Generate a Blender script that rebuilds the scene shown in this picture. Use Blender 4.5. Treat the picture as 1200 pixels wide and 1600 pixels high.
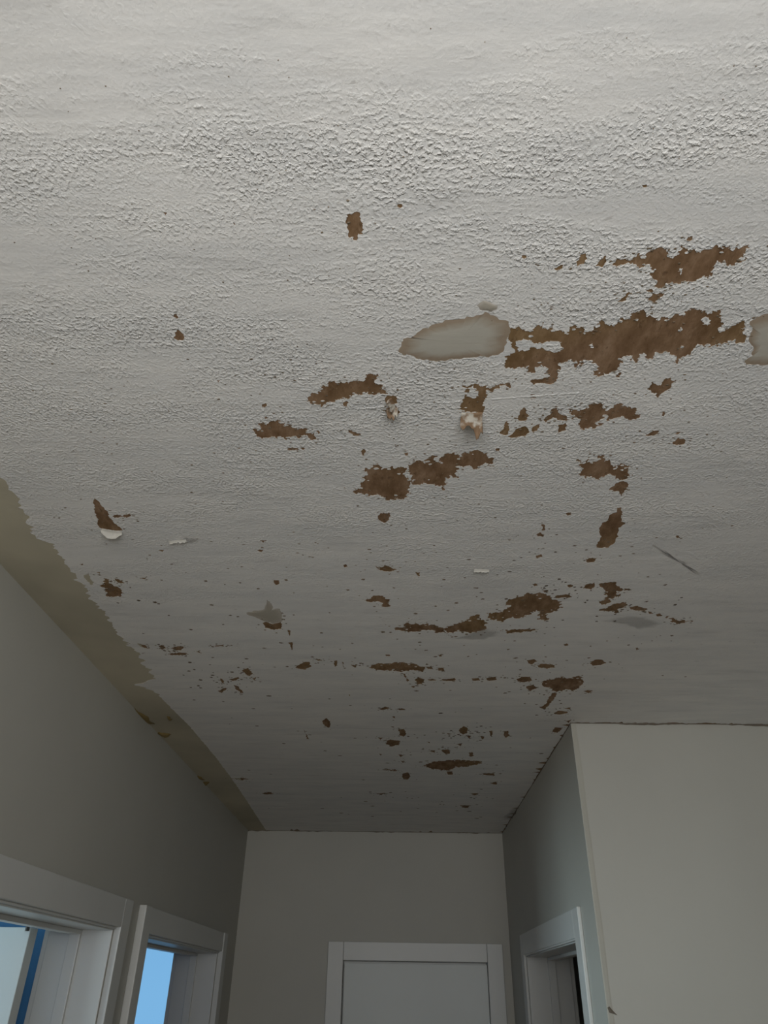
import bpy, bmesh, math, random
import numpy as np
from mathutils import Vector, Matrix, noise
from mathutils.geometry import delaunay_2d_cdt

for o in list(bpy.data.objects):
    bpy.data.objects.remove(o, do_unlink=True)
scene = bpy.context.scene
COL = scene.collection
random.seed(7)

# ------------------------------------------------------------------ camera
CAM_Z, CEIL = 1.88, 2.68
F_PX, PITCH, ROLL, YAW = 1146.4, 0.58171, 0.01744, -0.02936
cy_, sy_, cp_, sp_ = math.cos(YAW), math.sin(YAW), math.cos(PITCH), math.sin(PITCH)
FWD = Vector((sy_*cp_, cy_*cp_, sp_))
r0 = Vector((cy_, -sy_, 0)); u0 = r0.cross(FWD)
RGT = math.cos(ROLL)*r0 + math.sin(ROLL)*u0
UPV = -math.sin(ROLL)*r0 + math.cos(ROLL)*u0
cam = bpy.data.cameras.new('camera'); cam_o = bpy.data.objects.new('camera', cam); COL.objects.link(cam_o)
cam.sensor_fit = 'VERTICAL'; cam.sensor_height = 24.0; cam.lens = F_PX/1600*24.0
cam.clip_start = 0.02
M = Matrix((RGT, UPV, -FWD)).transposed().to_4x4(); M.translation = (0, 0, CAM_Z)
cam_o.matrix_world = M
scene.camera = cam_o

# ------------------------------------------------------------------ world / sky
w = bpy.data.worlds.new('sky'); scene.world = w; w.use_nodes = True
nt = w.node_tree; nt.nodes.clear()
out = nt.nodes.new('ShaderNodeOutputWorld'); bg = nt.nodes.new('ShaderNodeBackground')
tc = nt.nodes.new('ShaderNodeTexCoord'); sep = nt.nodes.new('ShaderNodeSeparateXYZ'); rp = nt.nodes.new('ShaderNodeValToRGB')
nt.links.new(tc.outputs['Generated'], sep.inputs[0]); nt.links.new(sep.outputs['Z'], rp.inputs[0])
nt.links.new(rp.outputs[0], bg.inputs[0]); nt.links.new(bg.outputs[0], out.inputs[0])
rp.color_ramp.elements[0].position = 0.0; rp.color_ramp.elements[0].color = (0.20, 0.46, 0.76, 1)
rp.color_ramp.elements[1].position = 0.6; rp.color_ramp.elements[1].color = (0.09, 0.27, 0.60, 1)
bg.inputs[1].default_value = 1.0

# ------------------------------------------------------------------ daylight through the windows
def area(name, loc, target, sx, sy, watts, color):
    l = bpy.data.lights.new(name, 'AREA'); l.shape = 'RECTANGLE'; l.size = sx; l.size_y = sy
    l.energy = watts; l.color = color
    o = bpy.data.objects.new(name, l); COL.objects.link(o); o.location = loc
    o.rotation_euler = (Vector(target)-Vector(loc)).to_track_quat('-Z', 'Z').to_euler()
    return o
# daylight standing in the window openings, square to the wall and just outside the glass
area('window_behind_offscreen', (0.10, -0.79, 2.035), (0.10, 1.0, 2.035), 1.5, 0.86, 31.0, (1.0, 0.965, 0.91))
area('window_bedroom_offscreen', (-3.83, 1.25, 1.5), (0.0, 1.25, 1.5), 1.3, 1.3, 78.0, (0.74, 0.93, 1.0))

vs = scene.view_settings
scene.display_settings.display_device = 'sRGB'
vs.view_transform = 'Standard'; vs.look = 'None'; vs.gamma = 1.0; vs.use_curve_mapping = False
vs.exposure = 0.0

# ------------------------------------------------------------------ room measures (metres)
XL, XR, YF, YN = -0.908, 0.589, 4.640, 2.554
WT = 0.20                       # wall thickness
XE, YB = 3.0, -0.50             # right and back wall of the room the camera stands in
XO = XL-WT
RX = -3.7                       # outer wall of the side rooms
HEAD = 2.04

# ------------------------------------------------------------------ materials
def mat(name):
    m = bpy.data.materials.new(name); m.use_nodes = True
    n = m.node_tree.nodes; b = n['Principled BSDF']
    return m, m.node_tree, b
def N(t, kind, **kw):
    n = t.nodes.new(kind)
    for k, v in kw.items():
        setattr(n, k, v)
    return n
def coords(t, scale=(1, 1, 1)):
    g = N(t, 'ShaderNodeNewGeometry'); mp = N(t, 'ShaderNodeMapping'); mp.inputs['Scale'].default_value = scale
    t.links.new(g.outputs['Position'], mp.inputs['Vector'])
    return mp.outputs[0]
def noise_tex(t, scale, detail=3, rough=0.5, vec=None, distort=0.0):
    n = N(t, 'ShaderNodeTexNoise'); n.inputs['Scale'].default_value = scale
    n.inputs['Detail'].default_value = detail; n.inputs['Roughness'].default_value = rough
    n.inputs['Distortion'].default_value = distort
    if vec is not None: t.links.new(vec, n.inputs['Vector'])
    return n.outputs[0]
def ramp(t, fac, stops):
    r = N(t, 'ShaderNodeValToRGB'); t.links.new(fac, r.inputs[0]); e = r.color_ramp.elements
    while len(e) < len(stops): e.new(0.5)
    for el, (p, c) in zip(e, stops):
        el.position = p; el.color = (c, c, c, 1) if isinstance(c, (int, float)) else (*c, 1)
    return r.outputs[0]
def math_n(t, op, a, b):
    n = N(t, 'ShaderNodeMath', operation=op)
    for i, v in enumerate((a, b)):
        if isinstance(v, (int, float)): n.inputs[i].default_value = v
        else: t.links.new(v, n.inputs[i])
    return n.outputs[0]
def mix(t, fac, a, b, mode='MIX'):
    n = N(t, 'ShaderNodeMix', data_type='RGBA', blend_type=mode)
    for i, v in ((0, fac), (6, a), (7, b)):
        if isinstance(v, (int, float)): n.inputs[i].default_value = v
        elif isinstance(v, tuple): n.inputs[i].default_value = (*v, 1)
        else: t.links.new(v, n.inputs[i])
    return n.outputs[2]
def bump(t, b, h, strength, dist, prev=None):
    n = N(t, 'ShaderNodeBump'); n.inputs['Strength'].default_value = strength; n.inputs['Distance'].default_value = dist
    t.links.new(h, n.inputs['Height'])
    if prev: t.links.new(prev, n.inputs['Normal'])
    t.links.new(n.outputs[0], b.inputs['Normal'])
    return n.outputs[0]

def plain(name, col, rough=0.6, var=0.05, bs=0.15, scale=60):
    m, t, b = mat(name)
    v = coords(t)
    n1 = noise_tex(t, 2.2, 4, 0.55, v)
    c = ramp(t, n1, [(0.3, tuple(x*(1-var) for x in col)), (0.7, tuple(min(1, x*(1+var)) for x in col))])
    t.links.new(c, b.inputs['Base Color']); b.inputs['Roughness'].default_value = rough
    bump(t, b, noise_tex(t, scale, 3, 0.6, v), bs, 0.002)
    return m

# stippled old ceiling paint
def make_ceiling_paint():
    m, t, b = mat('stippled_ceiling_paint')
    v = coords(t)
    vb = coords(t, (0.9, 3.4, 1))                       # trowel bands run across the hall
    g = N(t, 'ShaderNodeNewGeometry'); sx = N(t, 'ShaderNodeSeparateXYZ'); t.links.new(g.outputs['Position'], sx.inputs[0])
    # the stipple was laid in bands: (metres along the hall, relief)
    wob = math_n(t, 'MULTIPLY', math_n(t, 'SUBTRACT', noise_tex(t, 3.0, 4, 0.6, vb), 0.5), 0.30)
    yy = math_n(t, 'ADD', math_n(t, 'ADD', sx.outputs['Y'], math_n(t, 'MULTIPLY', sx.outputs['X'], 0.05)), wob)
    band = ramp(t, math_n(t, 'DIVIDE', yy, 2.0), [(0.185, 0.09), (0.215, 0.7), (0.255, 1.0), (0.275, 0.4), (0.295, 0.35), (0.32, 1.0),
                                                 (0.42, 1.0), (0.50, 0.75), (0.58, 0.8), (0.68, 0.5), (0.95, 0.3)])
    vary = ramp(t, noise_tex(t, 7, 4, 0.6, coords(t, (0.6, 1.6, 1))), [(0.36, 0.15), (0.60, 1.0)])
    amp = math_n(t, 'MULTIPLY', band, vary)
    st = noise_tex(t, 190, 2.0, 0.5, coords(t, (1.15, 1.0, 1)), 0.0)
    stp = ramp(t, st, [(0.47, 0.0), (0.70, 1.0)])
    st2 = ramp(t, noise_tex(t, 95, 2.0, 0.5, coords(t, (1.1, 1.0, 1)), 0.1), [(0.45, 0.0), (0.72, 1.0)])
    fine = noise_tex(t, 300, 2, 0.5, v)
    h = math_n(t, 'ADD', math_n(t, 'MULTIPLY', math_n(t, 'ADD', stp, math_n(t, 'MULTIPLY', st2, 0.6)), amp), math_n(t, 'MULTIPLY', fine, math_n(t, 'ADD', 0.07, math_n(t, 'MULTIPLY', band, 0.30))))
    big = noise_tex(t, 12, 3, 0.5, vb)
    h = math_n(t, 'ADD', h, math_n(t, 'MULTIPLY', big, 0.5))
    bump(t, b, h, 0.8, 0.0018)
    # colour: off-white with a slightly greyer scraped coat and thin scrape streaks
    col = mix(t, ramp(t, noise_tex(t, 5, 5, 0.65, vb), [(0.35, 0.0), (0.7, 1.0)]), (0.80, 0.785, 0.755), (0.70, 0.695, 0.68))
    smear = ramp(t, noise_tex(t, 9, 5, 0.72, coords(t, (0.5, 2.6, 1))), [(0.54, 0.0), (0.70, 1.0)])
    col = mix(t, math_n(t, 'MULTIPLY', smear, 0.24), col, (0.40, 0.385, 0.37))
    fleck = ramp(t, noise_tex(t, 75, 2, 0.5, coords(t, (0.6, 1.2, 1))), [(0.70, 0.0), (0.76, 1.0)])
    col = mix(t, math_n(t, 'MULTIPLY', fleck, 0.34), col, (0.30, 0.27, 0.24))
    t.links.new(col, b.inputs['Base Color'])
    b.inputs['Roughness'].default_value = 0.62
    b.inputs['Specular IOR Level'].default_value = 0.3
    return m
def make_kraft():
    m, t, b = mat('bare_brown_board')
    v = coords(t, (1.0, 0.45, 1))
    n = noise_tex(t, 38, 5, 0.68, v)
    c = ramp(t, n, [(0.28, (0.13, 0.072, 0.034)), (0.5, (0.225, 0.137, 0.077)), (0.74, (0.35, 0.235, 0.152))])
    olive = ramp(t, noise_tex(t, 3.5, 2, 0.5, coords(t)), [(0.46, 0.0), (0.66, 0.45)])
    c = mix(t, olive, c, mix(t, n, (0.16, 0.10, 0.035), (0.36, 0.245, 0.11)))
    scuff = ramp(t, noise_tex(t, 95, 4, 0.7, coords(t, (1.0, 0.35, 1))), [(0.60, 0.0), (0.72, 1.0)])
    c = mix(t, math_n(t, 'MULTIPLY', scuff, 0.4), c, (0.46, 0.34, 0.23))
    dk = ramp(t, noise_tex(t, 130, 3, 0.6, coords(t, (1.0, 0.5, 1))), [(0.62, 0.0), (0.70, 1.0)])
    c = mix(t, math_n(t, 'MULTIPLY', dk, 0.5), c, (0.08, 0.045, 0.022))
    t.links.new(c, b.inputs['Base Color']); b.inputs['Roughness'].default_value = 0.85
    b.inputs['Specular IOR Level'].default_value = 0.15
    bump(t, b, noise_tex(t, 160, 4, 0.6, v), 0.5, 0.0015)
    return m
def make_filler(name, c_in, c_edge, film=False):
    m, t, b = mat(name)
    a = N(t, 'ShaderNodeAttribute', attribute_name='inner')
    n = noise_tex(t, 26, 4, 0.6, coords(t, (0.6, 1.3, 1)))
    f = math_n(t, 'ADD', a.outputs['Fac'], math_n(t, 'MULTIPLY', math_n(t, 'SUBTRACT', n, 0.5), 0.55))
    k = ramp(t, f, [(0.10, 0.0), (0.42, 1.0)])
    t.links.new(mix(t, k, c_edge, c_in), b.inputs['Base Color'])
    b.inputs['Roughness'].default_value = 0.55
    bump(t, b, n, 0.25, 0.003)
    if film:
        o = t.nodes['Material Output']; tr = N(t, 'ShaderNodeBsdfTransparent'); ms = N(t, 'ShaderNodeMixShader')
        t.links.new(math_n(t, 'MULTIPLY', k, 0.32), ms.inputs[0]); t.links.new(tr.outputs[0], ms.inputs[1]); t.links.new(b.outputs[0], ms.inputs[2])
        t.links.new(ms.outputs[0], o.inputs[0])
    return m
def make_flap():
    m, t, b = mat('torn_paint_underside')
    n = noise_tex(t, 45, 4, 0.6, coords(t))
    c = ramp(t, n, [(0.48, (0.20, 0.125, 0.07)), (0.60, (0.50, 0.465, 0.40))])
    t.links.new(c, b.inputs['Base Color']); b.inputs['Roughness'].default_value = 0.8
    bump(t, b, n, 0.4, 0.003)
    return m
def make_glass():
    m, t, b = mat('window_glass'); t.nodes.remove(b)
    o = t.nodes['Material Output']; tr = N(t, 'ShaderNodeBsdfTransparent'); gl = N(t, 'ShaderNodeBsdfGlossy')
    gl.inputs['Roughness'].default_value = 0.02
    fr = N(t, 'ShaderNodeFresnel'); fr.inputs[0].default_value = 1.25; ms = N(t, 'ShaderNodeMixShader')
    t.links.new(fr.outputs[0], ms.inputs[0]); t.links.new(tr.outputs[0], ms.inputs[1]); t.links.new(gl.outputs[0], ms.inputs[2])
    t.links.new(ms.outputs[0], o.inputs[0])
    return m

MT = dict(
    paint=make_ceiling_paint(), kraft=make_kraft(), flap=make_flap(), glass=make_glass(),
    filler=make_filler('skimmed_filler', (0.50, 0.475, 0.41), (0.36, 0.285, 0.21)),
    filler_dark=make_filler('thin_filler', (0.42, 0.385, 0.32), (0.50, 0.46, 0.40)),
    film=make_filler('grey_smear', (0.40, 0.385, 0.37), (0.5, 0.48, 0.46), True),
    flap_pale=plain('loose_pale_paint', (0.50, 0.48, 0.43), 0.7, 0.06, 0.3, 60),
    edge=plain('broken_paint_edge', (0.46, 0.39, 0.31), 0.8, 0.2, 0.2, 60),
    fleck=plain('dark_chip', (0.19, 0.145, 0.095), 0.9, 0.45, 0.3, 120),
    dirt=plain('dark_joint_dirt', (0.18, 0.15, 0.115), 0.9, 0.4, 0.3, 60),
    bead=plain('olive_corner_plaster', (0.44, 0.425, 0.37), 0.7, 0.08, 0.2, 60),
    plaster=plain('bare_plaster', (0.47, 0.43, 0.325), 0.9, 0.2, 0.4, 30),
    glue=plain('old_glue', (0.28, 0.20, 0.07), 0.7, 0.2, 0.5, 80),
    wall_hall=plain('pale_wall_paint', (0.465, 0.455, 0.41), 0.6, 0.03, 0.12, 90),
    blue=plain('blue_wall_paint', (0.07, 0.24, 0.47), 0.6, 0.03, 0.10, 90),
    trim=plain('white_gloss_trim', (0.585, 0.59, 0.57), 0.38, 0.03, 0.12, 25),
    door=plain('white_door_paint', (0.585, 0.615, 0.60), 0.42, 0.03, 0.10, 12),
    floor=plain('brown_floor_boards', (0.30, 0.20, 0.12), 0.5, 0.2, 0.1, 20),
    metal=plain('dark_hinge_metal', (0.03, 0.028, 0.025), 0.4, 0.1, 0.05, 50),
)

# ------------------------------------------------------------------ mesh helpers
def link(name, bm, m, parent=None, kind=None, label=None, bevel=0.0, smooth=False):
    if bevel:
        bmesh.ops.bevel(bm, geom=[e for e in bm.edges], offset=bevel, segments=2, affect='EDGES', profile=0.5)
    me = bpy.data.meshes.new(name); bm.normal_update(); bm.to_mesh(me); bm.free()
    me.materials.append(MT[m])
    if smooth:
        for p in me.polygons: p.use_smooth = True
    o = bpy.data.objects.new(name, me); COL.objects.link(o)
    if parent: o.parent = parent
    if kind: o['kind'] = kind
    if label: o['label'] = label
    return o
def box(bm, x0, x1, y0, y1, z0, z1):
    vs_ = [bm.verts.new((x, y, z)) for x in (x0, x1) for y in (y0, y1) for z in (z0, z1)]
    for f in ((0, 1, 3, 2), (4, 6, 7, 5), (0, 4, 5, 1), (2, 3, 7, 6), (0, 2, 6, 4), (1, 5, 7, 3)):
        bm.faces.new([vs_[i] for i in f])
    bmesh.ops.recalc_face_normals(bm, faces=bm.faces)
    return bm
def boxes(*bs):
    bm = bmesh.new()
    for b_ in bs: box(bm, *b_)
    return bm
def empty(name, loc, label, category, kind='structure'):
    e = bpy.data.objects.new(name, None); COL.objects.link(e); e.location = loc; e.empty_display_size = 0.1
    e['label'] = label; e['category'] = category; e['kind'] = kind
    return e
def child(name, bm, m, parent, **kw):
    bmesh.ops.translate(bm, verts=bm.verts, vec=-parent.location)
    return link(name, bm, m, parent, **kw)
def struct(name, bm, m, label, category):
    o = link(name, bm, m, None, 'structure', label); o['category'] = category
    return o

# ------------------------------------------------------------------ shell
ZT = CEIL+0.0011                 # board face above the paint coat
def wall_y(x0, x1, y0, y1, holes, top=ZT):
    """wall running along Y; holes = (ya, yb, za, zb)"""
    out_, y = [], y0
    for ya, yb, za, zb in sorted(holes):
        out_.append((x0, x1, y, ya, 0, top))
        out_.append((x0, x1, ya, yb, zb, top))
        if za > 0: out_.append((x0, x1, ya, yb, 0, za))
        y = yb
    out_.append((x0, x1, y, y1, 0, top))
    return boxes(*out_)
def wall_x(x0, x1, y0, y1, holes, top=ZT):
    out_, x = [], x0
    for xa, xb, za, zb in sorted(holes):
        out_.append((x, xa, y0, y1, 0, top))
        out_.append((xa, xb, y0, y1, zb, top))
        if za > 0: out_.append((xa, xb, y0, y1, 0, za))
        x = xb
    out_.append((x, x1, y0, y1, 0, top))
    return boxes(*out_)

D1 = (1.70, 2.637); D2 = (2.946, 4.205); D3 = (2.835, 4.050); DF = (-0.318, 0.466)
RH = (YN, YF)
struct('floor', boxes((RX-0.3, XE+0.3, YB-0.3, 6.6, -0.12, 0)), 'floor', 'brown floor of the hall and rooms', 'floor')
struct('wall_left', wall_y(XO, XL, YB, YF+0.16, [(D1[0], D1[1], 0, HEAD), (D2[0], D2[1], 0, HEAD)]), 'wall_hall',
       'long pale hall wall with two cased doorways', 'wall')
struct('wall_far', wall_x(XL, XR, YF, YF+0.16, [(DF[0], DF[1], 0, 2.034)]), 'wall_hall',
       'end wall of the hall with a closed white door', 'wall')
struct('wall_right', wall_y(XR, XR+WT, YN+0.001, YF+0.16, [(D3[0], D3[1], 0, HEAD)]), 'wall_hall',
       'white side wall of the hall with a doorway to a dark room', 'wall')
struct('wall_near', wall_x(XR+0.002, XE, YN, YN+0.16, []), 'wall_hall', 'warm grey wall that turns off the hall corner', 'wall')
# the corner bead and face of that wall reach the hall corner
struct('wall_east', boxes((XE, XE+0.15, YB-0.28, YN+0.16, 0, ZT)), 'wall_hall', 'plain side wall of the room', 'wall')
WB = (-0.70, 0.90, 1.55, 2.52)
struct('wall_back', wall_x(XO, XE, YB-0.28, YB, [WB]), 'wall_hall', 'window wall of the room', 'wall')
# side rooms
W3 = (0.55, 1.95, 0.8, 2.2); W4 = (2.86, 3.9, 1.0, 2.2)
struct('wall_bedroom_outer', wall_y(RX-0.15, RX, -0.6, 6.5, [W3, W4]), 'blue', 'blue outer wall of the side rooms', 'wall')
struct('wall_bedroom_near', boxes((RX, XO, -0.6, -0.45, 0, ZT)), 'blue', 'blue wall of the side room', 'wall')
struct('wall_partition', boxes((RX, XO, 2.72, 2.82, 0, ZT)), 'blue', 'blue wall seen behind the open door', 'wall')
W2 = (-3.2, -1.30, 0.9, 2.50)
struct('wall_bathroom_far', wall_x(RX, XO, 6.30, 6.45, [W2]), 'wall_hall', 'window wall of the further side room', 'wall')
struct('wall_bathroom_side', boxes((XO, XO+0.12, YF+0.16, 6.45, 0, ZT)), 'wall_hall', 'side wall of the further side room', 'wall')
struct('wall_closet', boxes((XL, XR+WT, YF+0.40, YF+0.46, 0, ZT)), 'wall_hall', 'wall behind the closed door', 'wall')
struct('wall_store_far', boxes((XR+WT, 2.6, 6.3, 6.4, 0, ZT)), 'wall_hall', 'far wall of the unlit room', 'wall')
struct('wall_store_side', boxes((2.6, 2.7, YN+0.16, 6.4, 0, ZT)), 'wall_hall', 'side wall of the unlit room', 'wall')
struct('wall_store_hall', boxes((XR+WT, XR+WT+0.03, YF+0.0, 6.4, 0, ZT)), 'wall_hall', 'wall of the unlit room beside the hall end', 'wall')

# ------------------------------------------------------------------ ceiling: brown board, paint coat with torn holes
ceiling = struct('ceiling', boxes((RX-0.2, XE+0.2, YB-0.4, 6.6, ZT, ZT+0.12)), 'kraft',
                 'stained white hall ceiling with peeling paint and brown bare patches', 'ceiling')
for b_ in ((RX, XO, -0.45, 2.72, CEIL, ZT), (RX, XO, 2.82, 6.30, CEIL, ZT)):
    link('paint_layer', boxes(b_), 'trim', ceiling)

def pix_ceil(px, py, z=CEIL):
    d = FWD + (px-600)/F_PX*RGT - (py-800)/F_PX*UPV
    k = (z-CAM_Z)/d.z
    return Vector((d.x*k, d.y*k))

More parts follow.
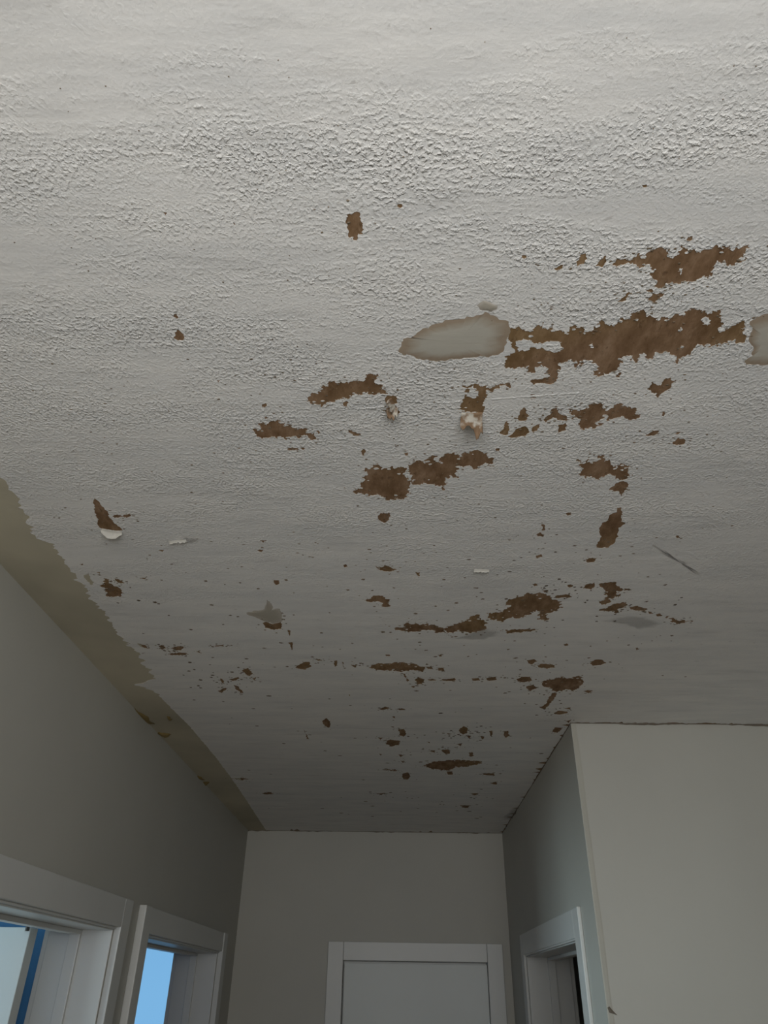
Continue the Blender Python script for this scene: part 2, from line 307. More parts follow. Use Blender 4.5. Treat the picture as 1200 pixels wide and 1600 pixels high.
FRAMES = {  # crop origin and scale of the traced outlines
    'a': (600, 350, 2.0), 'b': (380, 560, 2.857), 'c': (750, 560, 2.667), 'd': (700, 860, 3.0), 'e': (380, 860, 3.0),
    'f': (100, 750, 3.158), 'g': (180, 980, 4.0), 'h': (540, 1080, 3.75), 'i': (480, 280, 5.4545), 'p': (0, 0, 1.0), 'z': (0, 700, 2.667)}
HOLES = '''
a 718,122 745,108 790,100 800,92 812,98 838,80 860,72 885,75 888,95 905,105 915,95 925,72 950,78 975,85 1000,80 1035,66 1055,75 1085,82 1105,72 1130,85 1135,108 1118,118 1098,130 1070,130 1065,112 1040,115 1030,140 1010,172 985,172 970,180 940,178 925,188 900,180 880,192 845,190 840,170 838,145 830,130 815,130 790,128 760,122 745,128
a 602,132 600,120 615,95 632,90 635,110 625,125
a 658,130 675,115 690,95 690,128 680,136
a 530,140 560,128 556,140 540,146
a 432,98 442,97 446,104 438,110 431,106
a 945,50 952,40 964,38 964,48 955,54
a 722,240 740,236 765,210 770,215 755,240
a 812,232 830,230 840,215 880,212 862,232 845,245 835,240
a 818,208 830,204 846,210 835,215
a 400,325 430,328 450,335 470,322 500,308 512,330 525,312 530,335 550,330 565,345 580,325 600,318 622,325 628,345 645,335 660,320 675,318 682,295 690,310 705,318 730,310 740,290 750,300 770,295 790,275 812,268 820,290 850,298 880,290 900,292 915,280 935,290 950,270 970,262 990,270 1010,280 1040,275 1052,298 1045,325 1060,335 1085,325 1105,310 1125,302 1130,320 1122,345 1138,350 1125,372 1100,375 1080,365 1050,372 1030,380 1010,388 990,378 975,385 960,400 940,415 920,435 905,435 915,415 895,408 870,405 845,412 835,425 820,408 800,412 785,435 775,415 755,415 735,440 740,470 725,478 718,460 700,470 680,475 660,485 652,470 665,440 650,425 630,425 615,440 595,462 605,435 580,425 560,450 545,468 540,480 520,470 500,468 510,450 490,440 475,462 460,465 445,445 420,448 395,452 378,450 380,430 395,410 410,395 395,375 390,345
a 455,490 490,484 520,478 545,478 540,492 520,502 490,497 465,503
a 458,532 472,532 472,545 458,545
a 822,515 838,492 850,500 865,505 880,482 895,480 902,490 912,495 898,500 895,515 875,525 855,545 850,528 835,525
a 575,590 580,575 600,580 625,578 650,562 680,560 685,575 700,578 715,575 735,560 745,570 770,572 795,578 798,595 780,610 760,612 745,600 730,605 715,610 690,600 680,630 660,640 620,638 615,612 600,605 590,610
a 415,610 425,585 438,572 445,590 455,600 440,615 420,615
a 360,655 375,630 385,615 390,635 382,660
a 388,662 415,640 440,632 455,650 445,662 420,665 395,668
a 460,640 485,625 480,645 465,650
a 500,610 520,595 525,578 540,575 545,590 570,600 575,612 555,614 530,605 505,620
a 540,630 568,622 568,645 545,652
a 815,662 835,650 862,645 850,658 825,664
a 900,685 920,668 940,672 940,685 915,692
a 905,656 916,650 928,650 916,658
a 245,505 262,510 275,498 290,500 300,505 350,502 395,502 398,508 350,515 318,520 316,545 310,570 300,592 275,590 242,588 240,565 250,540 255,520
b 283,190 285,175 300,168 305,155 350,140 355,125 380,120 378,103 410,103 420,115 455,110 475,105 500,100 505,90 515,100 540,100 550,85 565,65 580,70 585,95 590,115 625,125 637,145 620,158 600,155 585,165 560,162 540,150 500,158 480,172 440,175 410,185 395,195 370,205 350,218 325,205 300,200
b 447,200 460,190 470,200 465,215 450,215
b 85,205 98,200 106,210 98,222 84,216
b 92,262 104,257 112,266 100,272
b 55,310 65,325 75,300 90,285 105,292 125,280 145,278 155,272 165,290 185,300 195,285 210,295 220,310 260,310 290,318 318,335 325,352 322,362 300,365 290,348 260,345 215,350 200,358 170,350 140,360 110,355 60,348
b 325,325 338,322 345,330 335,338
b 195,405 220,397 245,400 240,410 205,412
b 254,400 270,398 280,404 262,408
b 467,330 480,320 500,330 525,335 520,345 490,345
b 528,412 540,405 548,415 540,435 528,428
b 492,575 505,585 535,578 538,545 540,500 555,490 570,475 585,475 592,458 605,475 615,495 640,490 660,482 690,485 720,490 725,505 735,530 745,565 735,590 725,622 690,622 655,632 625,618 600,605 570,610 530,605 498,605
b 755,450 770,460 790,455 810,470 820,450 840,435 850,455 875,465 885,470 895,425 920,420 955,420 965,445 985,420 1010,425 1030,410 1055,412 1070,420 1090,440 1115,445 1125,485 1100,485 1085,470 1060,478 1040,495 1000,480 965,485 962,535 940,535 920,525 900,545 888,575 895,590 870,568 830,562 790,565 758,568 752,520
b 1128,402 1142,400 1144,412 1130,414
b 720,422 736,420 738,432 724,434
b 600,712 612,690 655,690 652,720 635,735 605,722
b 632,180 650,166 672,166 690,178 686,200 672,206 688,226 700,240 690,252 668,258 650,270 640,250 632,232 644,214 636,200
c 400,425 415,425 432,440 455,420 465,440 485,430 490,405 510,402 520,430 540,420 545,445 570,460 590,435 612,445 620,470 615,500 580,508 560,492 520,490 480,500 440,500 420,475 412,445
c 537,545 560,525 590,512 615,518 612,545 590,575 580,555 555,550
c 570,625 588,620 595,650 590,680 605,690 580,705 575,745 560,770 535,790 485,788 490,765 505,740 495,710 510,685 535,675 545,650 572,640
c 440,838 455,832 488,832 478,850 450,852
c 232,735 250,725 270,735 265,745 240,742
c 257,690 266,690 268,718 259,720
c 362,643 378,641 382,652 366,656
c 232,822 256,815 258,828 238,834
c 816,740 832,738 834,748 820,750
c 690,148 697,150 692,158
c 760,220 772,222 768,242 758,240
d 175,295 200,292 230,285 255,290 275,275 290,265 272,245 280,232 310,225 325,210 350,215 375,198 400,205 430,195 460,205 490,220 515,235 535,250 538,265 515,280 490,290 465,295 460,310 472,325 450,333 415,325 430,305 435,285 410,280 385,290 365,310 330,320 305,310 280,320 250,340 230,325 200,318 180,320
d 500,215 540,208 570,205 578,220 540,222 510,225
d 245,378 320,372 380,370 430,375 380,382 330,385 270,385
d 632,178 645,160 690,150 690,165 670,185
d 712,155 745,152 768,148 790,165 840,180 865,185 820,186 790,190 808,210 780,218 760,225 750,255 725,255 735,220 740,195 725,175
d 708,280 750,268 780,250 820,242 842,252 825,268 795,280 792,295 770,285 740,285
d 845,265 890,260 935,272 920,285 870,280
d 1015,315 1040,308 1060,320 1100,325 1145,335 1100,345 1070,348 1040,335
d 975,300 995,296 1005,306 985,310
d 935,285 955,288 962,298 945,298
d 665,530 690,512 720,512 742,528 710,538 680,542
d 370,515 400,510 418,520 395,535 375,530
d 412,540 450,532 490,535 500,550 460,555 425,548
d 440,625 465,605 500,600 540,590 575,600 600,590 630,592 635,615 615,640 580,658 540,655 510,663 490,650 455,640
d 490,668 508,670 500,690 475,720 455,745 432,738 460,720 475,685
d 320,605 345,592 385,592 395,610 360,618 330,615
d 365,640 400,628 420,645 385,660
d 175,602 200,594 230,592 225,608 190,612
d 110,600 145,598 150,610 120,612
d 495,765 515,752 560,755 560,762 520,770
d 540,740 575,736 572,745
d 630,660 655,654 680,658 660,672
d 548,800 575,795 570,812
d 485,850 500,830 540,832 515,855
d 395,160 410,155 422,162 405,168
d 558,163 578,160 588,168 570,175
d 540,440 556,436 565,444 550,448
d 440,188 470,186 474,194 452,198
d 878,458 890,455 894,464 882,468
e 712,375 720,360 745,362 760,342 800,340 830,350 860,342 885,355 900,345 915,355 950,362 985,345 1010,338 1050,330 1065,310 1100,300 1115,320 1125,375 1100,388 1060,388 1030,380 985,390 950,380 910,388 880,375 830,380 790,380 760,388
e 245,550 280,525 310,522 320,545 290,560
e 590,548 620,535 680,530 740,525 800,530 840,545 835,570 790,562 750,568 700,560 620,562
e 858,545 885,546 890,555 865,556
e 915,550 945,550 940,565 918,565
e 805,605 825,595 850,605 840,625 815,630
e 785,638 812,632 800,645
e 748,578 756,578 778,612 770,616
e 930,605 990,598 995,612 940,612
e 860,605 885,602 910,608 880,612
e 425,520 440,515 440,540 430,545
e 505,535 530,540 525,552
e 459,520 470,525 468,542
e 330,508 360,510 375,518 350,518
e 370,800 395,785 410,815 400,832 380,822
e 285,840 300,870 312,885 295,885
e 630,745 665,732 690,740 650,748
e 720,742 745,741 762,748 735,750
e 615,70 640,85 665,70 700,85 720,90 690,100 640,94
e 805,102 830,103 822,130
e 565,235 600,225 625,212 650,212 690,230 690,262 655,265 655,250 620,240 590,242
e 208,372 222,376 224,404 214,400
e 212,432 230,430 236,468 226,465
e 912,490 928,488 934,496 918,498
e 665,490 685,488 692,495 672,496
e 470,68 485,66 490,78 475,80
f 150,90 175,110 200,140 218,165 235,195 260,220 290,250 240,256 205,252 180,238 165,215 160,185 152,150
f 238,180 262,170 290,178 320,168 330,175 310,188 280,182 250,188
f 98,470 120,462 130,485 148,505 135,522 115,500
f 172,525 200,515 205,482 225,490 225,510 250,525 280,540 300,560 275,575 245,578 205,572 200,545 215,535 190,530
f 245,485 270,490 300,508 270,508
f 370,484 412,478 395,490
f 465,348 495,342 485,355
f 160,455 178,455 175,463
f 72,415 94,412 88,422
f 980,705 1000,700 1030,712 1070,700 1070,735 1030,738 990,730
f 1030,492 1060,495 1058,515 1042,520
f 965,300 1000,298 985,310
f 955,345 985,345 970,355
f 360,805 400,815 425,835 385,825
f 465,820 485,812 505,830 485,838
f 530,830 560,820 590,822 580,840 550,842
f 512,860 560,852 610,858 570,866
f 652,848 665,844 682,856
f 735,822 790,812 786,820
g 790,270 830,255 860,290 845,305 820,300
g 850,320 885,312 870,332
g 655,320 670,325 685,355 665,345
g 640,400 690,378 695,390 665,412
g 740,360 770,370 800,412 785,412 750,385
g 715,328 770,308 780,320 735,338
g 720,948 780,940 850,948 800,958
g 915,1035 960,1030 1010,1040 950,1046
h 310,225 345,220 355,250 340,268 318,260
h 235,290 260,282 315,290 312,318 265,325 235,308
h 185,272 220,272 205,285
h 330,485 365,475 380,500 365,518 335,515
h 450,440 500,420 560,408 640,402 720,405 800,410 795,425 740,435 690,445 650,445 610,465 560,465 500,455
h 595,470 625,470 625,490 600,490
h 665,225 690,205 712,215 712,245 690,255 670,245
h 925,235 955,232 962,260 940,275 928,262
h 480,350 525,345 525,360
h 560,345 600,340 612,365 585,370
h 720,360 745,358 748,380 725,385
h 705,260 735,260 730,285
h 785,265 815,265 800,285
h 840,235 860,230 855,270
h 655,310 685,305 675,328
h 475,295 493,297 490,306
h 220,460 280,458 330,465 280,470
h 318,405 350,412 335,420
h 195,365 215,370 205,380
h 305,370 338,375 320,388
h 800,482 880,480 875,495 820,492
h 845,540 885,530 885,548
h 590,245 625,250 605,256
h 670,668 735,668 720,685 680,682
h 725,600 780,598 760,610
h 175,600 245,595 210,608
i 340,300 385,298 405,280 442,280 445,320 462,365 478,375 482,425 462,450 482,470 460,470 435,465 425,525 392,518 395,495 360,500 348,470 355,450 345,390 325,370 335,340
i 760,212 812,215 805,240 785,245
p 270,530 277,515 287,525 285,532
p 270,493 277,491 276,498
p 255,332 261,333 259,337
p 364,347 370,349 367,353
p 1003,289 1010,288 1011,292 1006,293
p 338,593 344,594 342,598
p 612,1120 616,1119 617,1123
'''
ISLANDS = '''
a 410,380 425,365 455,362 480,375 520,365 555,370 562,390 545,398 505,395 490,385 470,385 450,395 420,400
a 990,300 1005,290 1018,305 1010,318 995,315
a 264,540 266,526 272,512 279,504 288,514 295,526 296,538 280,545
a 640,380 652,374 655,384 645,388
a 920,330 928,322 934,330 926,336
a 918,150 924,138 932,148 926,160
'''
FILLERS = '''
filler a 45,395 55,370 75,355 100,345 150,315 190,300 240,297 280,290 315,275 340,285 370,300 390,305 395,325 392,345 385,370 375,395 355,410 300,412 250,418 200,425 150,428 100,420 60,410
filler_dark a 290,255 310,240 355,255 350,268 320,270 300,268
filler a 1142,310 1165,290 1200,280 1260,286 1300,310 1300,430 1250,440 1200,440 1155,440 1130,435 1130,425 1160,420 1155,385 1140,360
filler_dark f 900,655 960,645 990,630 1000,590 1015,600 1025,640 1065,635 1070,700 1030,710 1000,700 970,690 920,670
'''
SMEARS = '''
d 700,330 760,310 820,305 900,305 960,320 1030,345 960,365 910,375 860,360 800,345
f 560,290 600,278 640,282 670,300 640,316 600,312
p 700,1000 760,978 790,985 760,1000
p 1012,846 1040,860 1075,880 1104,900 1100,904 1070,886 1036,866
p 800,1262 830,1250 830,1270 800,1285 780,1280
'''
rng = random.Random(11)
def frac(pts, amp=0.2, lmin=0.0028, cap=0.004):
    """roughen a closed outline by midpoint displacement"""
    outp = []
    def sub(a, b):
        d = b-a; L = d.length
        if L < lmin: return
        n = Vector((-d.y, d.x))/L
        m_ = (a+b)/2 + n*max(-cap, min(cap, rng.gauss(0, amp)*L))
        sub(a, m_); outp.append(m_); sub(m_, b)
    for i, a in enumerate(pts):
        b = pts[(i+1) % len(pts)]
        outp.append(a); sub(a, b)
    return outp
def ccw(p):
    a = sum(p[i].x*p[(i+1) % len(p)].y-p[(i+1) % len(p)].x*p[i].y for i in range(len(p)))
    return p if a > 0 else p[::-1]
def parse(line):
    w_ = line.split(); ox, oy, s = FRAMES[w_[0]]
    return ccw([pix_ceil(ox+float(q.split(',')[0])/s, oy+float(q.split(',')[1])/s) for q in w_[1:]])
def rows(s): return [l for l in s.strip().split('\n') if l.strip()]

holes, crumbs, shreds = [], [], []
for l in rows(HOLES):
    p = parse(l)
    far = max(q.y for q in p)
    wide = max(q.x for q in p)-min(q.x for q in p)
    holes.append(frac(p, 0.30 if wide > 0.07 else 0.24 if wide > 0.05 else 0.16, 0.002 if far < 1.6 else 0.005, 0.006 if wide > 0.07 else 0.0035 if wide > 0.05 else 0.0015))
    if wide > 0.07:                                           # shreds of paint left inside the big tears
        for _ in range(int(wide*60)):
            q = rng.choice(p); cc_ = sum(p, Vector((0, 0)))/len(p); q = q.lerp(cc_, rng.uniform(0.05, 0.3)); r_ = rng.uniform(0.001, 0.0032)
            shreds.append(ccw([Vector((q.x+math.cos(i*1.0472)*r_*1.7*rng.uniform(0.5, 1.2), q.y+math.sin(i*1.0472)*r_*rng.uniform(0.5, 1.2))) for i in range(6)]))
    if wide > 0.018:                                          # crumbs broken away around the larger tears
        for _ in range(int(6+wide*130)):
            q = rng.choice(p); sp = 0.006+0.012*rng.random()
            crumbs.append((q.x+rng.gauss(0, sp*1.5), q.y+rng.gauss(0, sp*0.8), rng.uniform(0.0005, 0.0022)))
islands = [frac(parse(l), 0.25, 0.003) for l in rows(ISLANDS)] + shreds
filler_polys = [(l.split()[0], frac(parse(l.split(' ', 1)[1]), 0.12, 0.006)) for l in rows(FILLERS)]

# tiny chips: scattered around the hall, denser along the worn trowel bands
specks = []
def speck(px, py, r, asp=1.6):
    c = pix_ceil(px, py); e = pix_ceil(px+1, py); k = (e-c).length
    n = rng.randint(4, 6); a0 = rng.random()*6.28
    pts = []
    for i in range(n):
        a = a0+i*6.283/n; rr = r*k*rng.uniform(0.6, 1.2)
        pts.append(Vector((c.x+math.cos(a)*rr*asp, c.y+math.sin(a)*rr*(1.0 if py < 900 else 1.6))))
    specks.append(ccw(pts))
for x, y, r in crumbs:
    n = rng.randint(4, 6); a0 = rng.random()*6.28
    k = 1.0 if y < 1.4 else 1.6
    specks.append(ccw([Vector((x+math.cos(a0+i*6.283/n)*r*k*1.4*rng.uniform(0.6, 1.2), y+math.sin(a0+i*6.283/n)*r*k*rng.uniform(0.6, 1.2))) for i in range(n)]))
def in_ceiling(px, py):
    q = pix_ceil(px, py)
    return q.x > XL+0.2 and q.y < YF-0.05 and (q.x < XR-0.04 or q.y < YN-0.04)
def scatter(n, x0, x1, y0, y1, rmin, rmax, asp=1.6):
    k = 0
    while k < n:
        px, py = rng.uniform(x0, x1), rng.uniform(y0, y1)
        if py < 1280 and in_ceiling(px, py): speck(px, py, rng.uniform(rmin, rmax), asp)
        k += 1
scatter(30, 20, 1190, 40, 330, 0.8, 1.6, 1.1)
scatter(60, 20, 1190, 330, 620, 0.8, 1.8, 1.2)
scatter(170, 40, 1150, 560, 860, 0.8, 2.0, 1.5)
scatter(170, 150, 1080, 840, 1060, 0.8, 2.0, 1.9)
scatter(120, 300, 900, 1000, 1280, 0.8, 2.0, 2.2)
for (cx, cy, sx, sy, n, rm) in ((1000, 455, 70, 14, 16, 2.2), (850, 480, 40, 14, 10, 2.0), (880, 410, 40, 12, 8, 2.0), (870, 655, 60, 14, 20, 2.4),
        (1035, 685, 34, 10, 10, 2.0), (450, 610, 50, 40, 12, 2.0), (650, 700, 70, 20, 14, 2.0), (700, 990, 60, 6, 10, 1.8),
        (720, 1145, 45, 9, 34, 1.9), (700, 1172, 50, 5, 16, 1.7), (620, 1160, 22, 22, 10, 1.8), (770, 1205, 25, 6, 8, 1.8),
        (720, 1250, 80, 12, 14, 1.8), (600, 1243, 60, 6, 10, 1.8), (350, 1060, 45, 16, 26, 2.0), (260, 1012, 60, 8, 26, 2.0), (160, 915, 30, 14, 14, 2.0),
        (540, 1040, 60, 6, 12, 1.7), (820, 1060, 50, 9, 16, 2.0), (860, 1105, 26, 12, 12, 2.0), (880, 920, 40, 14, 14, 2.0), (600, 885, 40, 10, 8, 1.8),
        (980, 1000, 50, 20, 8, 1.6), (440, 960, 20, 20, 8, 1.8), (845, 850, 8, 40, 12, 1.6), (860, 1080, 50, 8, 10, 2.0)):
    for _ in range(n):
        px, py = rng.gauss(cx, sx*0.6), rng.gauss(cy, sy*0.6)
        if in_ceiling(px, py) and py < 1290: speck(px, py, rng.uniform(0.8, rm), 1.5)

# outline of the paint coat: stops short of the left wall (bare plaster band), ragged at the other walls
def ragged(a, b, step, depth, normal, p_big=0.0, big=0.0):
    n = max(2, int((b-a).length/step)); res = []
    for i in range(n):
        q = a.lerp(b, i/n)
        d = depth*(0.3+0.7*abs(noise.noise(Vector((q.x*9, q.y*9, 3.1)))*2)) + depth*0.4*rng.random()
        if rng.random() < p_big: d += big*rng.random()
        res.append(q+normal*d)
    return res
LEFT = [(0, 115), (60, 190), (100, 270), (150, 370), (240, 430), (290, 500), (350, 580), (390, 640), (440, 690), (470, 740), (510, 800), (570, 850),
        (620, 930), (650, 962), (560, 985), (640, 1012), (700, 1070), (790, 1160), (900, 1290), (960, 1370), (1015, 1450)]
left_edge = [pix_ceil(x/2.667, 700+y/2.667) for x, y in LEFT]
left_edge = [Vector((-0.765, YB+0.004)), Vector((-0.745, 0.2)), Vector((-0.76, 0.7))] + left_edge + [Vector((-0.80, YF-0.004))]
le = []
for a, b in zip(left_edge[:-1], left_edge[1:]):
    seg = [a]; n = max(1, int((b-a).length/0.006))
    for i in range(1, n):
        q = a.lerp(b, i/n)
        rough_ = 0.017 if 0.8 < q.y < 2.3 else 0.003
        seg.append(q+Vector((noise.noise(Vector((1.3, q.y*45, 0)))*rough_+noise.noise(Vector((4.3, q.y*160, 0)))*rough_*0.6, 0)))
    le += seg
le.append(left_edge[-1])
outline = le[::-1]                                             # from far left back to near left
outline += [Vector((XE, YB)), Vector((XE, YN-0.003))]
outline += ragged(Vector((XE-0.01, YN)), Vector((XR-0.012, YN)), 0.008, 0.013, Vector((0, -1)), 0.05, 0.02)
outline += ragged(Vector((XR, YN)), Vector((XR, YF)), 0.012, 0.004, Vector((-1, 0)), 0.12, 0.035)
outline += ragged(Vector((XR-0.01, YF)), Vector((-0.79, YF)), 0.012, 0.012, Vector((0, -1)), 0.08, 0.04)
outline = ccw(outline)

V, FA = [], []
def add_poly(p):
    i0 = len(V); V.extend(p); FA.append(list(range(i0, len(V))))
add_poly(outline)
nh = len(holes)
for p in holes: add_poly(p)
for k, p in filler_polys: add_poly(p)
n_hole_end = len(FA)
isl0 = len(FA)
for p in islands: add_poly(p)
edges_in = [(f[i], f[(i+1) % len(f)]) for f in FA for i in range(len(f))]
cv, ce, cf, ov, oe, of = delaunay_2d_cdt([Vector((q.x, q.y)) for q in V], edges_in, [], 0, 1e-6)
CT = np.array([[(cv[f[0]].x+cv[f[1]].x+cv[f[2]].x)/3, (cv[f[0]].y+cv[f[1]].y+cv[f[2]].y)/3] for f in cf])
def inside(poly):
    """which triangle centres lie inside the outline (even-odd rule)"""
    P = np.array([[V[i].x, V[i].y] for i in poly])
    idx = np.nonzero((CT[:, 0] >= P[:, 0].min()) & (CT[:, 0] <= P[:, 0].max()) & (CT[:, 1] >= P[:, 1].min()) & (CT[:, 1] <= P[:, 1].max()))[0]
    if not len(idx): return idx
    x, y = CT[idx, 0], CT[idx, 1]; c = np.zeros(len(idx), bool)
    Q = np.roll(P, -1, axis=0)
    for (x0, y0), (x1, y1) in zip(P, Q):
        if y0 == y1: continue
        c ^= ((y0 > y) != (y1 > y)) & (x < (x1-x0)*(y-y0)/(y1-y0)+x0)
    return idx[c]
owner = np.full(len(cf), -2)
owner[inside(FA[0])] = 0
for k in range(isl0-1, 0, -1):
    q = inside(FA[k]); q = q[owner[q] > -2]; owner[q] = k
for k in range(isl0, len(FA)):
    q = inside(FA[k]); q = q[owner[q] > -2]; owner[q] = 0
paint_tris, hole_tris = [], {}
for f, k in zip(cf, owner):
    if k == 0: paint_tris.append(f)
    elif 1 <= k < n_hole_end: hole_tris.setdefault(int(k), []).append(f)

bm = bmesh.new()
vd = {}
def gv(i, z):
    if (i, z) not in vd: vd[(i, z)] = bm.verts.new((cv[i].x, cv[i].y, z))
    return vd[(i, z)]
ecount = {}
for f in paint_tris:
    g = list(f)
    a, b, c = (cv[i] for i in g[:3])
    if (b.x-a.x)*(c.y-a.y)-(b.y-a.y)*(c.x-a.x) < 0: g = g[::-1]
    bm.faces.new([gv(i, CEIL) for i in g[::-1]])              # faces look down
    for i in range(len(g)):
        e = (g[i], g[(i+1) % len(g)])
        if (e[1], e[0]) in ecount: ecount.pop((e[1], e[0]))
        else: ecount[e] = 1
for a, b in ecount:                                            # broken edge of the coat
    bm.faces.new([gv(a, CEIL), gv(b, CEIL), gv(b, ZT), gv(a, ZT)])
bmesh.ops.recalc_face_normals(bm, faces=bm.faces)
for f in bm.faces:
    if abs(f.normal.z) < 0.5: f.material_index = 1
paint = link('paint_layer', bm, 'paint', ceiling, label='stippled off-white ceiling paint with ragged torn holes')

paint.data.materials.append(MT['edge'])
b3 = bmesh.new()                                               # tiny flecks too small to pick apart
for p in specks:
    c = sum(p, Vector((0, 0)))/len(p)
    top = b3.verts.new((c.x, c.y, CEIL-0.0007)); ring = [b3.verts.new((q.x, q.y, CEIL-0.0001)) for q in p]
    for i in range(len(ring)): b3.faces.new((ring[(i+1) % len(ring)], ring[i], top))
link('dark_flecks', b3, 'fleck', ceiling, 'stuff')
def flat_patch(tris, z, name, m):
    b2 = bmesh.new(); d = {}
    for f in tris:
        vv = []
        for i in f:
            if i not in d: d[i] = b2.verts.new((cv[i].x, cv[i].y, z))
            vv.append(d[i])
        b2.faces.new(vv)
    b2.normal_update()
    for f in b2.faces:
        if f.normal.z > 0: f.normal_flip()
    return link(name, b2, m, ceiling)
for k in sorted(hole_tris):
    if k <= nh: flat_patch(hole_tris[k], ZT-0.0005, 'peeled_patch', 'kraft')

def ring_patch(pts, z, name, m, lift=0.0):
    """outline with rings towards the middle; attribute inner = 0 at the edge, 1 in the middle"""
    b2 = bmesh.new(); c = sum(pts, Vector((0, 0)))/len(pts)
    lay = b2.verts.layers.float.new('inner'); prev = None
    for t_ in (1.0, 0.93, 0.84, 0.7, 0.5, 0.25):
        ring = []
        for q in pts:
            w_ = c.lerp(q, t_); v_ = b2.verts.new((w_.x, w_.y, z-lift*(1-t_**3))); v_[lay] = 1-t_; ring.append(v_)
        if prev:
            for i in range(len(ring)):
                j = (i+1) % len(ring); b2.faces.new((prev[i], prev[j], ring[j], ring[i]))
        prev = ring
    v_ = b2.verts.new((c.x, c.y, z-lift)); v_[lay] = 1.0
    for i in range(len(prev)): b2.faces.new((prev[i], prev[(i+1) % len(prev)], v_))
    b2.normal_update()
    for f in b2.faces:
        if f.normal.z > 0: f.normal_flip()
    return link(name, b2, m, ceiling, smooth=True)
for k, p in filler_polys:
    ring_patch(p, ZT-0.0009, 'filler_patch', k, 0.001)
for l in rows(SMEARS):
    ring_patch(frac(parse(l), 0.1, 0.01), CEIL-0.0004, 'grey_smear', 'film', 0.0006)

# raised tape joint across the ceiling
for qa, qb in (((556, 639), (600, 636)), ((660, 632), (718, 628)), ((768, 624), (905, 614))):
    bm = bmesh.new(); pa, pb = pix_ceil(*qa), pix_ceil(*qb); prev = None
    for i in range(161):
        q = pa.lerp(pb, i/160); hh = 0.0007*max(0.15, 0.6+0.9*noise.noise(Vector((i*0.11, 2, 0)))); wv = 0.0012*noise.noise(Vector((i*0.2, 7, 0)))
        row = [bm.verts.new((q.x, q.y+dy+wv, CEIL-z)) for dy, z in ((-0.0028, -0.0001), (-0.0008, hh), (0.0008, hh), (0.0028, -0.0001))]
        if prev:
            for j in range(3): bm.faces.new((prev[j], prev[j+1], row[j+1], row[j]))
        prev = row
    bm.normal_update()
    for f in bm.faces:
        if f.normal.z > 0: f.normal_flip()
    link('tape_ridge', bm, 'paint', ceiling)

# bare plaster band left by the removed cornice
bm = bmesh.new(); prev = None
ny = 140
for i in range(ny+1):
    y = YB+(YF-YB)*i/ny
    row = []
    for x in (XL, XL+0.05, XL+0.10, XL+0.15, XL+0.185):
        row.append(bm.verts.new((x, y, ZT-0.0006-0.0006*noise.noise(Vector((x*14, y*9, 0))))))
    if prev:
        for j in range(4): bm.faces.new((prev[j], row[j], row[j+1], prev[j+1]))
    prev = row
bm.normal_update()
for f in bm.faces:
    if f.normal.z > 0: f.normal_flip()
link('bare_plaster_band', bm, 'plaster', ceiling, label='beige bare plaster band where the cornice was removed')

# lumps of old glue along the band
for l in ('g 120,500 150,530 190,552 220,588 245,606 205,604 180,580 138,548', 'g 268,655 310,660 352,668 310,692 285,680',
          'g 325,555 345,560 356,578 340,585', 'g 515,1030 550,965 590,966 548,1040', 'g 500,925 545,940 560,955 520,950',
          'h 20,20 24,18 26,24'):
    p = frac(parse(l), 0.15, 0.01)
    ring_patch(p, ZT-0.0016, 'glue_lump', 'glue', 0.004)

# cracked joints between the walls and the ceiling
def joint(a, b, n_, depth, seed, cut):
    b2 = bmesh.new(); pr = None; m_ = max(20, int((b-a).length/0.012))
    for i in range(m_+1):
        q = a.lerp(b, i/m_)
        hh = depth*(0.12+max(0.0, noise.noise(Vector((q.x*6+seed, q.y*6, 0)))*1.5+noise.noise(Vector((q.x*38+seed, q.y*38, 0)))*0.8+cut))
        rw = [b2.verts.new((q.x, q.y, CEIL+0.0005)), b2.verts.new((q.x+n_.x*0.0018, q.y+n_.y*0.0018, CEIL-0.0002)), b2.verts.new((q.x+n_.x*0.0015, q.y+n_.y*0.0015, CEIL-hh)),
              b2.verts.new((q.x, q.y, CEIL-hh-0.0005))]
        if pr:
            for j in range(3): b2.faces.new((pr[j], pr[j+1], rw[j+1], rw[j]))
        pr = rw
    bmesh.ops.recalc_face_normals(b2, faces=b2.faces)
    return link('cracked_joint', b2, 'dirt', ceiling)
joint(Vector((XR, YN)), Vector((XE, YN)), Vector((0, -1)), 0.0055, 1.0, 0.2)
joint(Vector((XR, YN)), Vector((XR, YF)), Vector((-1, 0)), 0.010, 4.0, -0.3)
joint(Vector((XL, YF)), Vector((XR, YF)), Vector((0, -1)), 0.008, 9.0, -0.1)

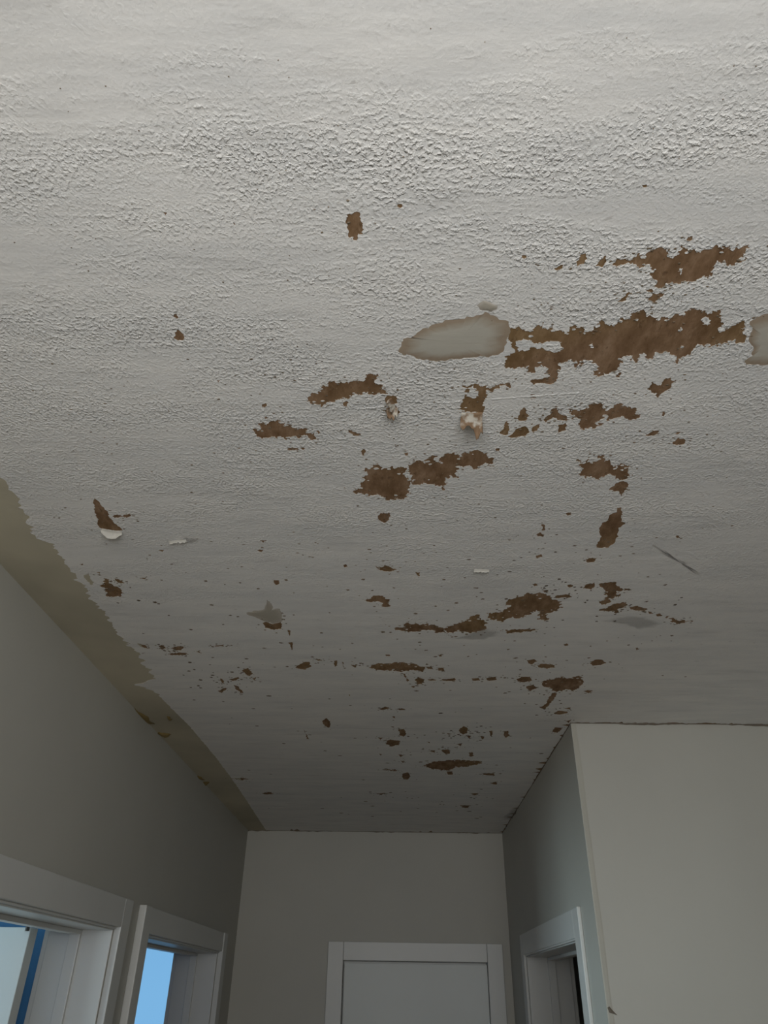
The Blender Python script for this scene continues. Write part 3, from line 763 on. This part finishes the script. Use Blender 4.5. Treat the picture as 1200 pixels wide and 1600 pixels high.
# ------------------------------------------------------------------ hanging paint flaps
def flap(px_a, px_b, length, curl, segs, name, m, jag=0.003, drop=0.0, back=1.0, bulge=0.0, prof=None, taper=0.0):
    """sheet hinged along the line a-b on the ceiling that curls down and away"""
    a, b = pix_ceil(*px_a), pix_ceil(*px_b)
    d = (b-a); L = d.length; t_ = d/L; n = Vector((-t_.y, t_.x))
    if n.y < 0: n = -n
    n = n*back
    nu = 22; b2 = bmesh.new(); grid = []
    for i in range(nu+1):
        u = i/nu; col_ = []
        ln = length*(1-bulge*(2*u-1)**2)*(1+0.25*noise.noise(Vector((u*5, length*90, 1.0)))) + jag*rng.uniform(-1, 1)
        if prof:
            f_ = u*(len(prof)-1); k_ = min(int(f_), len(prof)-2); ln *= prof[k_]+(prof[k_+1]-prof[k_])*(f_-k_)
        for j in range(segs+1):
            v_ = j/segs; ang = drop+curl*v_
            # integrate an arc
            s_, h_ = 0.0, 0.0
            for q in range(8):
                aa = drop+curl*v_*(q+0.5)/8
                s_ += math.cos(aa)*ln*v_/8; h_ += math.sin(aa)*ln*v_/8
            wob = 0.0015*noise.noise(Vector((u*7, v_*4, length*50)))
            p = a+d*(u+taper*v_*(0.5-u))+n*s_
            col_.append(b2.verts.new((p.x, p.y, CEIL+0.0005-h_+wob*v_)))
        grid.append(col_)
    for i in range(nu):
        for j in range(segs):
            b2.faces.new((grid[i][j], grid[i+1][j], grid[i+1][j+1], grid[i][j+1]))
    o = link(name, b2, m, ceiling, smooth=True)
    so = o.modifiers.new('thickness', 'SOLIDIFY'); so.thickness = 0.0012; so.offset = 0
    return o
flap((721, 645), (754, 645), 0.034, 0.9, 8, 'paint_flap', 'flap', 0.003, 0.22, 1.0, 0.0, (0.75, 0.95, 0.7, 0.6, 0.8, 1.3, 1.25, 1.0), -0.1)
flap((158, 826), (191, 831), 0.020, 1.5, 8, 'paint_flap', 'flap_pale', 0.0006, 0.1, 1.0, 0.6)
flap((603, 637), (622, 637), 0.017, 0.9, 8, 'paint_flap', 'flap', 0.003, 0.25, 1.0, 0.0, (0.6, 1.1, 0.9, 1.3, 0.7, 0.9), 0.15)
flap((612, 622), (620, 640), 0.012, 1.2, 6, 'paint_flap', 'flap', 0.002, 0.2)
flap((741, 889), (765, 890), 0.008, 1.0, 6, 'paint_flap', 'flap_pale', 0.002, 0.3)
flap((263, 846), (290, 842), 0.008, 0.9, 6, 'paint_flap', 'flap_pale', 0.002, 0.3)

# ------------------------------------------------------------------ doorways: jamb lining, stops, casings
def doorway_y(n, xf, sgn, y0, y1, top, label, leg_t=0.022, cw=0.088, step=0.0):
    """cased opening in a wall along Y. xf = hall face, sgn = direction into the wall"""
    e = empty('door_%d' % n, (xf, (y0+y1)/2, 0), label, 'doorway')
    def bx(name, x0, x1, ya, yb, za, zb, m='trim', bev=0.002):
        return child(name, boxes((min(x0, x1), max(x0, x1), ya, yb, za, zb)), m, e, bevel=bev)
    xb = xf+sgn*WT
    lin = 0.004
    bx('jamb', xf, xb, y0-0.001, y0+lin, 0, top); bx('jamb', xf, xb, y1-lin, y1+0.001, 0, top)
    bx('head_jamb', xf, xb, y0+lin, y1-lin, top-lin, top+0.001)
    s0, s1 = xf+sgn*0.095, xf+sgn*0.130
    bx('door_stop', s0, s1, y0+lin, y0+lin+0.013, 0, top-lin); bx('door_stop', s0, s1, y1-lin-0.013, y1-lin, 0, top-lin)
    bx('door_stop', s0, s1, y0+lin+0.013, y1-lin-0.013, top-lin-0.013, top-lin)
    c0, c1 = xf, xf-sgn*leg_t
    bx('casing_leg', c0, c1, y0-cw, y0-0.006, 0, top+cw, bev=0.003); bx('casing_leg', c0, c1, y1+0.006, y1+cw, 0, top+cw, bev=0.003)
    bx('casing_head', c0, xf-sgn*(leg_t-step), y0-0.006, y1+0.006, top+0.006, top+cw, bev=0.003)
    # bead along the inner edge of the casing
    bx('casing_bead', xf, xf-sgn*0.010, y0+lin, y1-lin, top-0.0, top+0.006, bev=0.0015)
    # room side casing
    d0, d1 = xb, xb+sgn*0.018
    bx('casing_leg', d0, d1, y0-cw, y0-0.006, 0, top+cw); bx('casing_leg', d0, d1, y1+0.006, y1+cw, 0, top+cw)
    bx('casing_head', d0, d1, y0-0.006, y1+0.006, top+0.006, top+cw)
    return e
d1 = doorway_y(1, XL, -1, D1[0], D1[1], HEAD, 'white cased doorway with its door standing open into the blue room')
d2 = doorway_y(2, XL, -1, D2[0], D2[1], HEAD, 'white cased doorway showing blue sky through a window', 0.026, 0.088, 0.005)
d3 = doorway_y(3, XR, 1, D3[0], D3[1], HEAD, 'white cased doorway into the unlit dark room', 0.013, 0.092, 0.0)
# open leaf of doorway 1
child('leaf', boxes((-1.118-0.82, -1.118, 2.520, 2.572, 0.01, 2.034)), 'door', d1, bevel=0.002)
for z in (1.72, 1.1, 0.25):
    child('hinge', boxes((-1.1175, -1.106, 2.523, 2.530, z-0.045, z+0.045)), 'metal', d1)
bmh = bmesh.new(); bmesh.ops.create_cone(bmh, cap_ends=True, segments=14, radius1=0.006, radius2=0.006, depth=0.012)
bmesh.ops.translate(bmh, verts=bmh.verts, vec=(-1.128, 2.517, 2.030))
child('hinge_pin', bmh, 'metal', d1)

# closed door at the hall end
e = empty('door_4', ((DF[0]+DF[1])/2, YF, 0), 'closed flush white door in a white casing at the hall end', 'door')
def bx4(name, *b, m='trim', bev=0.002): return child(name, boxes(b), m, e, bevel=bev)
top = 2.034; cw = 0.085
bx4('casing_leg', DF[0]-cw+0.005, DF[0]+0.004, YF-0.022, YF, 0, top+cw, bev=0.003)
bx4('casing_leg', DF[1]-0.004, DF[1]+cw-0.005, YF-0.022, YF, 0, top+cw, bev=0.003)
bx4('casing_head', DF[0]+0.004, DF[1]-0.004, YF-0.019, YF, top-0.003, top+cw, bev=0.003)
bx4('jamb', DF[0]-0.001, DF[0]+0.003, YF, YF+0.16, 0, top); bx4('jamb', DF[1]-0.003, DF[1]+0.001, YF, YF+0.16, 0, top)
bx4('head_jamb', DF[0], DF[1], YF, YF+0.16, top-0.003, top+0.001)
bx4('leaf', DF[0]+0.011, DF[1]-0.005, YF+0.012, YF+0.052, 0.008, top-0.013, m='door', bev=0.0015)
bx4('door_stop', DF[0]+0.003, DF[1]-0.003, YF+0.056, YF+0.08, top-0.03, top-0.003)
bx4('door_stop', DF[0]+0.003, DF[0]+0.03, YF+0.056, YF+0.08, 0, top-0.03)
bx4('door_stop', DF[1]-0.03, DF[1]-0.003, YF+0.056, YF+0.08, 0, top-0.03)

# plastered corner bead on the outside corner, with a small chip
bm = bmesh.new(); prev = None
for i in range(90):
    z = CEIL*i/89-0.001; wd_ = 0.022+0.004*noise.noise(Vector((z*5, 1, 0)))
    row = [bm.verts.new(p) for p in ((XR+0.0015, YN+0.0005, z), (XR+0.003, YN-0.0004, z), (XR+wd_-0.008, YN-0.0004, z), (XR+wd_, YN+0.0003, z))]
    if prev:
        for j in range(3): bm.faces.new((prev[j], prev[j+1], row[j+1], row[j]))
    prev = row
bmesh.ops.recalc_face_normals(bm, faces=bm.faces)
bead = struct('trim_1', bm, 'bead', 'olive grey plastered corner bead on the outside corner of the hall', 'trim')
bm = bmesh.new()
pts_ = [(0.000, 0.010), (0.006, 0.013), (0.014, 0.004), (0.026, -0.008), (0.012, -0.004), (0.004, -0.002)]
c_ = bm.verts.new((XR+0.010, YN-0.0022, 1.850))
rg = [bm.verts.new((XR+0.002+x, YN-0.0010, 1.848+z)) for x, z in pts_]
for i in range(len(rg)): bm.faces.new((rg[i], rg[(i+1) % len(rg)], c_))
bmesh.ops.recalc_face_normals(bm, faces=bm.faces)
link('chip', bm, 'dirt', bead)

# ------------------------------------------------------------------ windows
def window(n, axis, a0, a1, z0, z1, p0, p1, label, mull=1):
    c = ((a0+a1)/2, (p0+p1)/2, z0) if axis == 'x' else ((p0+p1)/2, (a0+a1)/2, z0)
    e = empty('window_%d' % n, c, label, 'window')
    def bx(name, a, b, za, zb, q0, q1, m='trim'):
        bb = (a, b, q0, q1, za, zb) if axis == 'x' else (q0, q1, a, b, za, zb)
        return child(name, boxes(bb), m, e)
    f = 0.05
    bx('frame_stile', a0, a0+f, z0, z1, p0, p1); bx('frame_stile', a1-f, a1, z0, z1, p0, p1)
    bx('frame_rail', a0+f, a1-f, z0, z0+f, p0, p1); bx('frame_rail', a0+f, a1-f, z1-f, z1, p0, p1)
    wdt = (a1-a0-2*f)/(mull+1); pm = (p0+p1)/2
    for i in range(mull+1):
        s = a0+f+i*wdt
        if i: bx('mullion', s-0.02, s+0.02, z0+f, z1-f, p0+0.02, p1-0.02)
        bx('pane', s+(0.02 if i else 0), s+wdt-(0.02 if i < mull else 0), z0+f, z1-f, pm-0.003, pm+0.003, 'glass')
    return e
window(1, 'x', WB[0], WB[1], WB[2], WB[3], YB-0.27, YB-0.22, 'wide white framed window behind the camera')
window(2, 'x', W2[0], W2[1], W2[2], W2[3], 6.34, 6.41, 'white framed window with blue sky seen through the doorway', 0)
window(3, 'y', W3[0], W3[1], W3[2], W3[3], RX-0.11, RX-0.04, 'white framed window of the blue room')
window(4, 'y', W4[0], W4[1], W4[2], W4[3], RX-0.11, RX-0.04, 'unseen white framed side window added to light the further side room')  # added window, out of view, lets sky light onto the second doorway's jamb
